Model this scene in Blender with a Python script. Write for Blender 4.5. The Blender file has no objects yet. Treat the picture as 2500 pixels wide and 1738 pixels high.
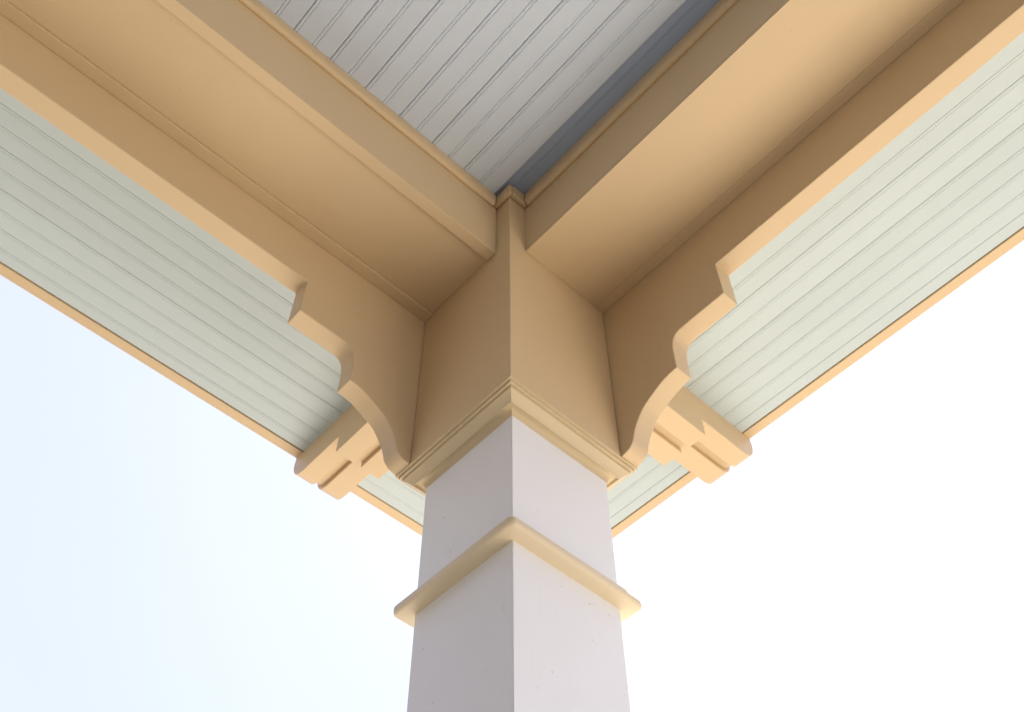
import bpy, bmesh, math, random
from mathutils import Matrix, Vector
random.seed(7)
S = bpy.context.scene
C = S.collection

# ------------------------------------------------------------ camera
CAM = dict(yaw=0.06711926966, pitch=0.8965488915, roll=0.01588659997, f=2594.251359,
           cx=0.70177787, cy=0.76229064, cz=-1.38984269)
a = math.pi*1.25 + CAM['yaw']; p = CAM['pitch']
fw = Vector((math.cos(a)*math.cos(p), math.sin(a)*math.cos(p), math.sin(p)))
r0 = Vector((math.sin(a), -math.cos(a), 0)); u0 = r0.cross(fw)
c_, s_ = math.cos(CAM['roll']), math.sin(CAM['roll'])
rt = r0*c_ + u0*s_; up = -r0*s_ + u0*c_
cd = bpy.data.cameras.new('camera'); co = bpy.data.objects.new('camera', cd); C.objects.link(co)
M = Matrix((rt, up, -fw)).transposed().to_4x4(); M.translation = Vector((CAM['cx'], CAM['cy'], CAM['cz']))
co.matrix_world = M
cd.sensor_fit = 'HORIZONTAL'; cd.sensor_width = 36.0
cd.lens = CAM['f']/2500*36.0
cd.shift_x = 45.4/2500; cd.shift_y = 134.7/2500
cd.clip_start = .02; cd.clip_end = 2000
S.camera = co

# ------------------------------------------------------------ light
SUN_EL = math.radians(56); SUN_AZ = math.radians(182)      # azimuth measured from +x towards +y
SUN_STRENGTH = 4.6; SKY = .125
w = bpy.data.worlds.new('World'); S.world = w; w.use_nodes = True
nt = w.node_tree; bg = nt.nodes['Background']
sky = nt.nodes.new('ShaderNodeTexSky'); sky.sky_type = 'NISHITA'; sky.sun_disc = False
sky.sun_elevation = SUN_EL
sky.sun_rotation = math.pi/2 - SUN_AZ
sky.air_density = 1.0; sky.dust_density = 4.6; sky.ozone_density = 0.6
# thin bright veil of high cloud over the whole sky
tcw = nt.nodes.new('ShaderNodeTexCoord'); cn = nt.nodes.new('ShaderNodeTexNoise'); cn.inputs['Scale'].default_value = 1.6
cn.inputs['Detail'].default_value = 4; cn.inputs['Roughness'].default_value = .45; cn.inputs['Distortion'].default_value = .6
cr = nt.nodes.new('ShaderNodeMapRange'); cr.inputs['From Min'].default_value = .3; cr.inputs['From Max'].default_value = .7
cr.inputs['To Min'].default_value = .80; cr.inputs['To Max'].default_value = .99
cm = nt.nodes.new('ShaderNodeMix'); cm.data_type = 'RGBA'; cm.inputs['B'].default_value = (1.90, 2.05, 3.1, 1)
nt.links.new(tcw.outputs['Generated'], cn.inputs['Vector']); nt.links.new(cn.outputs['Fac'], cr.inputs['Value'])
nt.links.new(cr.outputs[0], cm.inputs['Factor']); nt.links.new(sky.outputs[0], cm.inputs['A'])
nt.links.new(cm.outputs['Result'], bg.inputs[0]); bg.inputs[1].default_value = SKY
sd = bpy.data.lights.new('sun', 'SUN'); sd.energy = SUN_STRENGTH; sd.angle = math.radians(.55)
sd.color = (1, .95, .88)
so = bpy.data.objects.new('sun', sd); C.objects.link(so)
sdir = Vector((math.cos(SUN_AZ)*math.cos(SUN_EL), math.sin(SUN_AZ)*math.cos(SUN_EL), math.sin(SUN_EL)))
so.rotation_euler = sdir.to_track_quat('Z', 'Y').to_euler(); so.location = (-6, 2, 12)

S.view_settings.view_transform = 'Standard'; S.view_settings.look = 'None'
S.view_settings.exposure = 1.78; S.view_settings.gamma = 1; S.view_settings.use_curve_mapping = False
S.render.engine = 'CYCLES'
S.cycles.max_bounces = 12; S.cycles.diffuse_bounces = 8
S.cycles.use_denoising = True

# ------------------------------------------------------------ materials
def paint(name, col, rough=.5, grain_axis=None, dirt=.065, bump=.2, specks=.35, vary=0):
    m = bpy.data.materials.new(name); m.use_nodes = True; t = m.node_tree; n = t.nodes; L = t.links
    b = n['Principled BSDF']; b.inputs['Roughness'].default_value = rough
    tc = n.new('ShaderNodeTexCoord'); geo = n.new('ShaderNodeNewGeometry')
    def mapped(sc):
        mp = n.new('ShaderNodeMapping'); mp.inputs['Scale'].default_value = sc
        L.new(tc.outputs['Object'], mp.inputs[0]); return mp
    big = n.new('ShaderNodeTexNoise'); big.inputs['Scale'].default_value = 3.2; big.inputs['Detail'].default_value = 5
    L.new(tc.outputs['Object'], big.inputs['Vector'])
    mix = n.new('ShaderNodeMix'); mix.data_type = 'RGBA'
    mix.inputs['A'].default_value = (*[c*(1-dirt) for c in col], 1)
    mix.inputs['B'].default_value = (*[min(1, c*(1+dirt*.6)) for c in col], 1)
    L.new(big.outputs['Fac'], mix.inputs['Factor'])
    # tiny dirt specks
    vo = n.new('ShaderNodeTexNoise'); vo.inputs['Scale'].default_value = 105; vo.inputs['Detail'].default_value = 1.5
    L.new(tc.outputs['Object'], vo.inputs['Vector'])
    ramp = n.new('ShaderNodeMapRange'); ramp.inputs['From Min'].default_value = .752; ramp.inputs['From Max'].default_value = .80
    L.new(vo.outputs['Fac'], ramp.inputs['Value'])
    sp = n.new('ShaderNodeMix'); sp.data_type = 'RGBA'
    sp.inputs['B'].default_value = (*[c*.45 for c in col], 1)
    mul = n.new('ShaderNodeMath'); mul.operation = 'MULTIPLY'; mul.inputs[1].default_value = specks
    L.new(ramp.outputs[0], mul.inputs[0]); L.new(mul.outputs[0], sp.inputs['Factor'])
    L.new(mix.outputs['Result'], sp.inputs['A'])
    oi = n.new('ShaderNodeObjectInfo'); vr = n.new('ShaderNodeMapRange'); vr.inputs['To Min'].default_value = 1-vary; vr.inputs['To Max'].default_value = 1+vary
    hs = n.new('ShaderNodeHueSaturation'); L.new(oi.outputs['Random'], vr.inputs['Value']); L.new(vr.outputs[0], hs.inputs['Value'])
    L.new(sp.outputs['Result'], hs.inputs['Color']); L.new(hs.outputs[0], b.inputs['Base Color'])
    # brushed grain along the board
    g = {'x': (3, 260, 260), 'y': (260, 3, 260), 'z': (260, 260, 4), None: (90, 90, 90)}[grain_axis]
    mp = mapped(g)
    gn = n.new('ShaderNodeTexNoise'); gn.inputs['Scale'].default_value = 1; gn.inputs['Detail'].default_value = 4
    L.new(mp.outputs[0], gn.inputs['Vector'])
    wav = n.new('ShaderNodeTexNoise'); wav.inputs['Scale'].default_value = 14; wav.inputs['Detail'].default_value = 2
    L.new(tc.outputs['Object'], wav.inputs['Vector'])
    ad = n.new('ShaderNodeMath'); ad.operation = 'MULTIPLY_ADD'; ad.inputs[1].default_value = .35
    L.new(gn.outputs['Fac'], ad.inputs[0]); L.new(wav.outputs['Fac'], ad.inputs[2])
    ad2 = n.new('ShaderNodeMath'); ad2.operation = 'MULTIPLY_ADD'; ad2.inputs[1].default_value = -.6
    L.new(ramp.outputs[0], ad2.inputs[0]); L.new(ad.outputs[0], ad2.inputs[2])
    bp = n.new('ShaderNodeBump'); bp.inputs['Strength'].default_value = bump; bp.inputs['Distance'].default_value = .002
    L.new(ad2.outputs[0], bp.inputs['Height']); L.new(bp.outputs[0], b.inputs['Normal'])
    return m
CREAM = (.63, .475, .277)
BONE = (.81, .815, .80)
M_X = paint('cream_paint_along_x', CREAM, grain_axis='x')
M_Y = paint('cream_paint_along_y', CREAM, grain_axis='y')
M_Z = paint('cream_paint_upright', CREAM, grain_axis='z')
M_SHAFT = paint('bone_white_paint', BONE, grain_axis='z', bump=.3, specks=.4)
M_BAND = paint('bone_white_trim_paint', (.70, .59, .40), bump=.12)
M_CAPITAL = paint('cream_capital_paint', (.62, .50, .305), bump=.15)
M_PLX = paint('sea_green_plank_paint_x', (.49, .57, .575), grain_axis='x', bump=.14, specks=.25, vary=.025)
M_PLY = paint('sea_green_plank_paint_y', (.49, .57, .575), grain_axis='y', bump=.14, specks=.25, vary=.025)
M_CEIL = paint('blue_grey_plank_paint_y', (.55, .62, .70), grain_axis='y', bump=.14, specks=.25, vary=.025)
M_STRIP = paint('strip_shade_paint', (.32, .40, .53), grain_axis='y', bump=.1, specks=.2)  # shading of the recessed edge board, painted into its colour

def ground_mat(name, c1, c2, scale):
    m = bpy.data.materials.new(name); m.use_nodes = True; t = m.node_tree; n = t.nodes; L = t.links
    b = n['Principled BSDF']; b.inputs['Roughness'].default_value = .85
    tc = n.new('ShaderNodeTexCoord'); no = n.new('ShaderNodeTexNoise'); no.inputs['Scale'].default_value = scale; no.inputs['Detail'].default_value = 8
    mx = n.new('ShaderNodeMix'); mx.data_type = 'RGBA'; mx.inputs['A'].default_value = (*c1, 1); mx.inputs['B'].default_value = (*c2, 1)
    L.new(tc.outputs['Object'], no.inputs['Vector']); L.new(no.outputs['Fac'], mx.inputs['Factor']); L.new(mx.outputs['Result'], b.inputs['Base Color'])
    return m
M_GROUND = ground_mat('sandy_ground', (.13, .12, .105), (.17, .155, .135), .6)
M_DECK = ground_mat('tan_concrete', (.05, .045, .04), (.075, .07, .06), 2.5)
M_BOUNCE = ground_mat('pale_bounce_strip', (.56, .50, .415), (.64, .575, .48), 1.7)
M_ROOF = ground_mat('roof_shingle_grey', (.10, .095, .09), (.22, .205, .19), 6)
M_WALL = paint('shade_wall_paint', (.22, .205, .19), grain_axis='y')

# ------------------------------------------------------------ helpers
def link(name, me, mat, parent=None):
    o = bpy.data.objects.new(name, me); C.objects.link(o)
    if mat: me.materials.append(mat)
    o.parent = parent
    return o
def tag(o, label=None, cat=None, group=None, kind=None):
    if label: o['label'] = label
    if cat: o['category'] = cat
    if group: o['group'] = group
    if kind: o['kind'] = kind
    return o
def empty(name, loc=(0, 0, 0)):
    o = bpy.data.objects.new(name, None); C.objects.link(o); o.location = loc; o.empty_display_size = .1
    return o
def finish(o, bev=.0015, seg=2, ang=28):
    me = o.data
    for pl in me.polygons: pl.use_smooth = True
    me.set_sharp_from_angle(angle=math.radians(ang))
    if bev:
        b = o.modifiers.new('edge', 'BEVEL'); b.width = bev; b.segments = seg
        b.limit_method = 'ANGLE'; b.angle_limit = math.radians(ang); b.harden_normals = True
    return o
def mesh(name, vs, fs):
    me = bpy.data.meshes.new(name); me.from_pydata(vs, [], fs); me.update()
    bm = bmesh.new(); bm.from_mesh(me); bmesh.ops.recalc_face_normals(bm, faces=bm.faces); bm.to_mesh(me); bm.free()
    return me
def local(parent, vs):
    l = parent.location if parent else Vector((0, 0, 0))
    return [(v[0]-l[0], v[1]-l[1], v[2]-l[2]) for v in vs]
def box(name, x0, x1, y0, y1, z0, z1, mat, parent=None, bev=.0015):
    vs = [(x, y, z) for x in (x0, x1) for y in (y0, y1) for z in (z0, z1)]
    fs = [(0, 1, 3, 2), (4, 6, 7, 5), (0, 4, 5, 1), (2, 3, 7, 6), (0, 2, 6, 4), (1, 5, 7, 3)]
    return finish(link(name, mesh(name, local(parent, vs), fs), mat, parent), bev)
def prism(name, prof, axis, e0, e1, mat, parent=None, bev=.0015, ang=28):
    """closed profile of (a, z); swept along `axis` from e0 to e1 (numbers or functions of a)"""
    f0 = e0 if callable(e0) else (lambda q: e0); f1 = e1 if callable(e1) else (lambda q: e1)
    vs = []
    for f in (f0, f1):
        for (q, z) in prof:
            vs.append((f(q), q, z) if axis == 'x' else (q, f(q), z))
    n = len(prof)
    fs = [tuple(range(n)), tuple(range(2*n-1, n-1, -1))] + [(i, (i+1) % n, n+(i+1) % n, n+i) for i in range(n)]
    return finish(link(name, mesh(name, local(parent, vs), fs), mat, parent), bev, ang=ang)
def collar(name, prof, x0, x1, y0, y1, mat, parent=None, bev=0, ang=28, rnd=0):
    """mitred square ring: prof = open list of (outward offset, z) run round the rectangle; rnd rounds its plan corners"""
    vs = []; n = len(prof); om = max(o for o, z in prof); k = 7 if rnd else 1
    for (o, z) in prof:
        for (cx, cy, sx, sy, a0) in ((x0, y0, -1, -1, 180), (x1, y0, 1, -1, 270), (x1, y1, 1, 1, 0), (x0, y1, -1, 1, 90)):
            if not rnd: vs.append((cx+sx*o, cy+sy*o, z)); continue
            r = max(.0004, rnd-(om-o)); px, py = cx+sx*(o-r), cy+sy*(o-r)
            for i in range(k):
                t = math.radians(a0+90*i/(k-1)); vs.append((px+r*math.cos(t), py+r*math.sin(t), z))
    m = 4*k; fs = []
    for i in range(n-1):
        for q in range(m):
            fs.append((i*m+q, i*m+(q+1) % m, (i+1)*m+(q+1) % m, (i+1)*m+q))
    fs += [tuple(range(m)), tuple(m*(n-1)+q for q in range(m-1, -1, -1))]
    return finish(link(name, mesh(name, local(parent, vs), fs), mat, parent), bev, ang=ang)
def arc(cx, cz, r, a0, a1, n):
    return [(cx+r*math.cos(math.radians(a0+(a1-a0)*i/n)), cz+r*math.sin(math.radians(a0+(a1-a0)*i/n))) for i in range(n+1)]
def catmull(pts, k=5):
    out = []
    for i in range(len(pts)-1):
        p0 = pts[max(i-1, 0)]; p1 = pts[i]; p2 = pts[i+1]; p3 = pts[min(i+2, len(pts)-1)]
        for j in range(k):
            t = j/k
            out.append(tuple(.5*((2*p1[d]) + (-p0[d]+p2[d])*t + (2*p0[d]-5*p1[d]+4*p2[d]-p3[d])*t*t + (-p0[d]+3*p1[d]-3*p2[d]+p3[d])*t**3) for d in (0, 1)))
    out.append(pts[-1]); return out

# ------------------------------------------------------------ measures (metres)
W = .30; T = .0395; SH = .0393
ZC = .655; ZS = .587; ZU = .448; ZB = .307
WALL_X = 2.2; END_Y = 3.2
FLOOR = -2.92

# ------------------------------------------------------------ setting
g = link('ground', mesh('ground', [(-400, -400, FLOOR-.18), (400, -400, FLOOR-.18), (400, 400, FLOOR-.18), (-400, 400, FLOOR-.18)], [(0, 1, 2, 3)]), M_GROUND)
tag(g, kind='structure')
tag(box('porch_floor', -.62, WALL_X, -.66, END_Y, FLOOR-.17, FLOOR, M_DECK, bev=.01), kind='structure')

tag(box('bounce_strip', -3.6, -.64, -14, 14, FLOOR-.185, FLOOR-.16, M_BOUNCE, bev=.004), kind='structure')  # unseen pale strip, added to bounce sunlight up under the right beam
# ceiling and soffit boards: flat face, a bead in the middle, a bead at the edge
PW = .0863
def board_profile(lo, wd, z, up_=.012, bead=True, flip=False, v=.0019, d=.0015, jo=.0005):   # v groove half width, d depth
    pts = [(lo+jo, z+up_), (lo+jo, z+d*.75), (lo+jo+v*.75, z)]
    def pair(c):                 # two grooves with a rounded bead between them
        q = []
        for s in (-1, 1):
            k = c+s*.0033
            q += [(k-v*.8, z), (k, z+d), (k+v*.8, z)]
            if s == -1: q += [(c-.0009, z-.0004), (c+.0009, z-.0004)]
        return q
    if bead:
        pts += pair(lo+wd-PW/2-.0030)
        k = lo+wd-.0066
        pts += [(k-v*.8, z), (k, z+d), (k+v*.8, z), (k+.0033, z-.0004)]
    pts += [(lo+wd-jo-v*.8, z), (lo+wd-jo, z+d*.9), (lo+wd-jo, z+up_)]
    if flip: pts = [(2*lo+wd-q, zz) for q, zz in pts][::-1]
    return pts
ceiling = empty('ceiling', (0, 0, ZC)); tag(ceiling, kind='structure')
x = .0165; i = 0
while x < WALL_X-.02:
    dz = random.uniform(-.0006, .0006)
    wd = min(PW, WALL_X-x)
    prism('plank', board_profile(x, wd, ZC+dz, bead=wd > .08), 'y', -.04, END_Y, M_CEIL, ceiling, bev=0, ang=18)
    x += PW; i += 1
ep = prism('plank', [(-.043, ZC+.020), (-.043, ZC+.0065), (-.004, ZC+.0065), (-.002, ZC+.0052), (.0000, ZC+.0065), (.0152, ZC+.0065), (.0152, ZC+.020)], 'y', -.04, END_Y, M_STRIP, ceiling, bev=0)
ep['label'] = 'edge board along the right beam, its shade painted in as dark blue-grey'
box('backing', -.043, WALL_X, -.04, END_Y, ZC+.0205, ZC+.03, M_PLY, ceiling, bev=0)

soffit = empty('soffit', (0, 0, ZS)); tag(soffit, kind='structure')
EX, EY = -.8280, -.8380           # inner faces of the two fascia boards
lo0 = -.5009
k0 = math.ceil((-.27-lo0)/PW)
for k in range(k0, -6, -1):       # boards along x beyond the left beam
    hi = lo0+PW*k; lo = hi-PW
    lo_c = max(lo, EY+.002); hi_c = min(hi, -.268)
    if hi_c-lo_c < .008: continue
    dz = random.uniform(-.0005, .0005)
    full = hi-hi_c < .0005 and hi_c-lo_c > .055
    pr = board_profile(lo_c, hi_c-lo_c, ZS+dz, up_=.014, bead=full, v=.0024, d=.0008, jo=.0004)
    prism('plank', pr, 'x', (lambda q: max(q, EX)+.0004), WALL_X+.0, M_PLX, soffit, bev=0, ang=18)
lo0 = -.6661+PW*.5
lo0 = -.6241
k0 = math.ceil((-.27-lo0)/PW)
for k in range(k0, -6, -1):       # boards along y beyond the right beam
    hi = lo0+PW*k; lo = hi-PW
    lo_c = max(lo, EX+.002); hi_c = min(hi, -.268)
    if hi_c-lo_c < .008: continue
    dz = random.uniform(-.0005, .0005)
    full = hi-hi_c < .0005 and hi_c-lo_c > .055
    pr = board_profile(lo_c, hi_c-lo_c, ZS+dz, up_=.014, bead=full, v=.0024, d=.0008, jo=.0004)
    prism('plank', pr, 'y', (lambda q: max(q, EY)+.0004), END_Y, M_PLY, soffit, bev=0, ang=18)
box('backing', EX+.002, WALL_X, EY+.002, -.262, ZS+.016, ZS+.024, M_PLX, soffit, bev=0)
box('backing', EX+.002, -.262, -.2615, END_Y, ZS+.016, ZS+.024, M_PLX, soffit, bev=0)

# ------------------------------------------------------------ roof, light-blocking wall
roof = empty('roof', (1, 2.5, .74))
tag(roof, 'low grey porch roof above the boarded ceiling and eaves', 'roof')
vs = [(-.90, -.91, .735), (WALL_X+.3, -.91, .735), (WALL_X+.3, END_Y+.3, .735), (-.90, END_Y+.3, .735),
      (-.90, -.91, .765), (WALL_X+.3, -.91, .765), (WALL_X+.3, END_Y+.3, .765), (-.90, END_Y+.3, .765),
      (WALL_X+.3, 2.0, 1.55), (WALL_X+.3, END_Y+.3, 1.55)]
fs = [(0, 3, 2, 1), (0, 1, 5, 4), (3, 0, 4, 7), (4, 5, 8), (4, 8, 9, 7), (1, 2, 6, 9, 8, 5), (2, 3, 7, 9, 6)]
link('roof_cover', mesh('roof_cover', local(roof, vs), fs), M_ROOF, roof)
shade_wall = empty('shade_wall', (WALL_X+.1, 2.5, FLOOR))
tag(shade_wall, 'unseen dark wall added behind the camera to block light', 'shade_wall')
box('wall', WALL_X+.002, WALL_X+.25, -3.0, END_Y+2, FLOOR-.17, .73, M_WALL, shade_wall, bev=.004)  # unseen wall, added and kept dark to cut light from this side

# ------------------------------------------------------------ fascia boards
f = empty('fascia_board', (EX-.008, 2, .58))
tag(f, 'narrow cream fascia board edging the right-hand eave against the sky', 'fascia', 'eave fascia boards')
box('board', -.8545, EX, -.8655, END_Y+.1, .5850, .7335, M_Y, f, bev=.0018)
f = empty('fascia_board', (1, EY-.008, .58))
tag(f, 'narrow cream fascia board edging the left-hand eave against the sky', 'fascia', 'eave fascia boards')
box('board', -.8277, WALL_X+.2, -.8655, EY, .5850, .7335, M_X, f, bev=.0018)

# ------------------------------------------------------------ beams
SCROLL = [(.0, .001), (.0145, .0042), (.0225, .0095), (.0290, .0180), (.0340, .0340), (.0420, .0525), (.0530, .0690), (.0650, .0825),
          (.0850, .0950), (.1080, .1070), (.1290, .1130), (.1470, .1150)]
BULGE = [(.1470, .1150), (.1466, .1400), (.1470, .1650), (.1484, .1830), (.1520, .1960), (.1590, .2045), (.1690, .2085), (.1820, .2092)]
def scroll_line():
    c = catmull(SCROLL, 4); d = catmull(BULGE, 4)
    return c + d[1:] + [(.2730, .2092), (.2730, ZB)]

# left beam runs along +x
lb = empty('porch_beam', (0, -.15, ZU))
tag(lb, 'cream box beam left of the column with a scroll-cut outer board', 'beam', 'porch beams')
box('inner_board', -.0395+.04, WALL_X, -.064, -.0396, .4414, .654, M_X, lb)
box('bottom_panel', .0003, WALL_X, -.2352, -.0645, ZU, ZU+.012, M_X, lb, bev=.0006)
box('fillet', .0003, WALL_X, -W+T+.0003, -.2355, .4412, ZU+.012, M_X, lb, bev=.0012)
sc = scroll_line()
prof = [(-W+.002, .001)] + sc + [(WALL_X, ZB), (WALL_X, ZS-.001), (-W+.002, ZS-.001)]
def plate(name, prof, axis, q0, q1, mat, parent, bev=.0022):
    """flat board cut to an outline of (along, z), thickness q0..q1 across"""
    vs = []
    for q in (q0, q1):
        vs += [((s, q, z) if axis == 'x' else (q, s, z)) for s, z in prof]
    n = len(prof)
    fs = [tuple(range(n)), tuple(range(2*n-1, n-1, -1))] + [(i, (i+1) % n, n+(i+1) % n, n+i) for i in range(n)]
    return finish(link(name, mesh(name, local(parent, vs), fs), mat, parent), bev)
plate('scroll_board', prof, 'x', -W, -W+T, M_X, lb)
# moulding along the ceiling edge
def trim_prof(base, sgn, front=.0115):
    # rounded moulding: base = face plane, projects by front
    pts = [(base, ZC+.0045), (base, .6175), (base+sgn*.004, .6165)]
    pts += [(base+sgn*(.004+(front-.004)*math.sin(math.radians(t))), .6165+.012*(1-math.cos(math.radians(t)))) for t in (20, 40, 60, 75, 90)]
    pts += [(base+sgn*front, ZC-.004), (base+sgn*(front-.0006), ZC+.0045)]
    return pts
def trim_prof_low(base, sgn, front=.0115):
    return [(q, z if z < ZC else ZC-.0012) for q, z in trim_prof(base, sgn, front)]
prism('crown_trim', trim_prof_low(-.0393, 1), 'x', .0133, WALL_X, M_X, lb, bev=.0008)

rb = empty('porch_beam', (-.15, 0, ZU))
tag(rb, 'cream box beam right of the column with a scroll-cut outer board', 'beam', 'porch beams')
box('inner_board', -.064, -.0425, .0003, END_Y, ZU+.0124, .660, M_Y, rb, bev=.0003)
box('bottom_panel', -.2362, -.0425, .0003, END_Y, ZU, ZU+.012, M_Y, rb, bev=.0004)
box('fillet', -W+T+.0003, -.2364, .0003, END_Y, ZU-.0004, ZU+.012, M_Y, rb, bev=.0008)
prof = [(-W+T+.0006, .001)] + sc + [(END_Y, ZB), (END_Y, ZS-.001), (-W+T+.0006, ZS-.001)]
plate('scroll_board', prof, 'y', -W, -W+T, M_Y, rb)
tp = [(q, z if z < ZC else ZC+.0062) for q, z in trim_prof(-.0423, 1)]
prism('crown_trim', tp, 'y', .0133, END_Y, M_Y, rb, bev=.0008)

# ------------------------------------------------------------ column
col = empty('porch_column', (-.15, -.15, FLOOR))
tag(col, 'square off-white corner column with a moulded capital and one projecting band', 'column')
box('block', -W+T+.0012, 0, -W+T+.0012, 0, .0015, ZC+.004, M_Z, col, bev=.0018)
cap = [(-.045, .0012), (0, .0012), (.0002, -.0022), (-.0030, -.0022), (-.0038, -.0012), (-.0042, -.0030), (-.0044, -.0068), (-.0046, -.0078), (-.0082, -.0078), (-.0090, -.0068),
       (-.0094, -.0100), (-.0098, -.0128), (-.0118, -.0142), (-.0150, -.0168), (-.0190, -.0208), (-.0222, -.0246), (-.0228, -.0262), (-.0240, -.0266), (-.0250, -.0256), (-.0258, -.0225),
       (-.0290, -.0218), (-.0325, -.0228), (-.0355, -.0252), (-.0377, -.0288), (-.0390, -.0336), (-.0394, -.0345), (-.045, -.0345)]
collar('capital', cap, -W, 0, -W, 0, M_CAPITAL, col, ang=25)
box('shaft', -W+SH, -SH, -W+SH, -SH, FLOOR+.30, .0005, M_SHAFT, col, bev=.0016)
b0, bz, br = .0270, -.3180, .0065
band = [(-.004, bz), (b0-br, bz)] + [(b0-br+br*math.sin(math.radians(t)), bz+br-br*math.cos(math.radians(t))) for t in (20, 40, 60, 75, 90)]
band += [(b0, bz+.0115)] + [(b0-br+br*math.cos(math.radians(t)), bz+.0115+br*math.sin(math.radians(t))) for t in (20, 45, 70, 90)] + [(-.004, bz+.0205)]
collar('band', band, -W+SH, -SH, -W+SH, -SH, M_BAND, col, ang=40, rnd=.012)
base = [(-.004, FLOOR+.34), (.004, FLOOR+.34), (.018, FLOOR+.31), (.022, FLOOR+.30), (.022, FLOOR+.02), (.035, FLOOR+.015), (.035, FLOOR+.001), (-.004, FLOOR+.001)]
collar('plinth', base, -W+SH, -SH, -W+SH, -SH, M_BAND, col, bev=.002)
# moulding round the block under the ceiling
box('crown_trim', .0002, .0110, -.0390, .0110, .6200, ZC-.0012, M_Z, col, bev=.003)
box('crown_trim', -.0420, -.0001, .0002, .0110, .6200, ZC+.0055, M_Z, col, bev=.003)

# ------------------------------------------------------------ eave lookouts (beam tails under the soffit)
def lookout(axis, a0, a_step, a_end, q0, q1, zl, zu, label, mat):
    mid0, mid1 = q0+(q1-q0)*.435, q0+(q1-q0)*.60
    t = empty('eave_lookout', (a_step, (q0+q1)/2, zl) if axis == 'x' else ((q0+q1)/2, a_step, zl))
    tag(t, label, 'lookout', 'stepped lookouts under the eaves')
    def outline(zo, inset):
        e = a_end
        nose = catmull([(e+.054, zu+zo), (e+.036, zu+.0035+zo), (e+.018, zu+.015+zo), (e+.006, zu+.034+zo), (e+.001, zu+.055+zo), (e+.002, zu+.070)], 4)
        return [(a0, zl+zo), (a_step+inset, zl+zo), (a_step+inset, zu+zo)] + nose + [(e+.004, ZS+.010), (a0, ZS+.010)]
    plate('side_board', outline(0, 0), axis, mid1, q1, mat, t)
    plate('side_board', outline(0, 0), axis, q0, mid0, mat, t)
    plate('core', outline(.013, .004)[:], axis, mid0+.0003, mid1-.0003, mat, t, bev=.0008)
    return t
lookout('x', -W-.0005, -.6630, -.8600, -.1985, -.0725, .4460, .5020, 'cream stepped lookout under the eave to the right of the column', M_X)
lookout('y', -W-.0005, -.6750, -.8710, -.2030, -.0765, .4470, .5020, 'cream stepped lookout under the eave to the left of the column', M_Y)
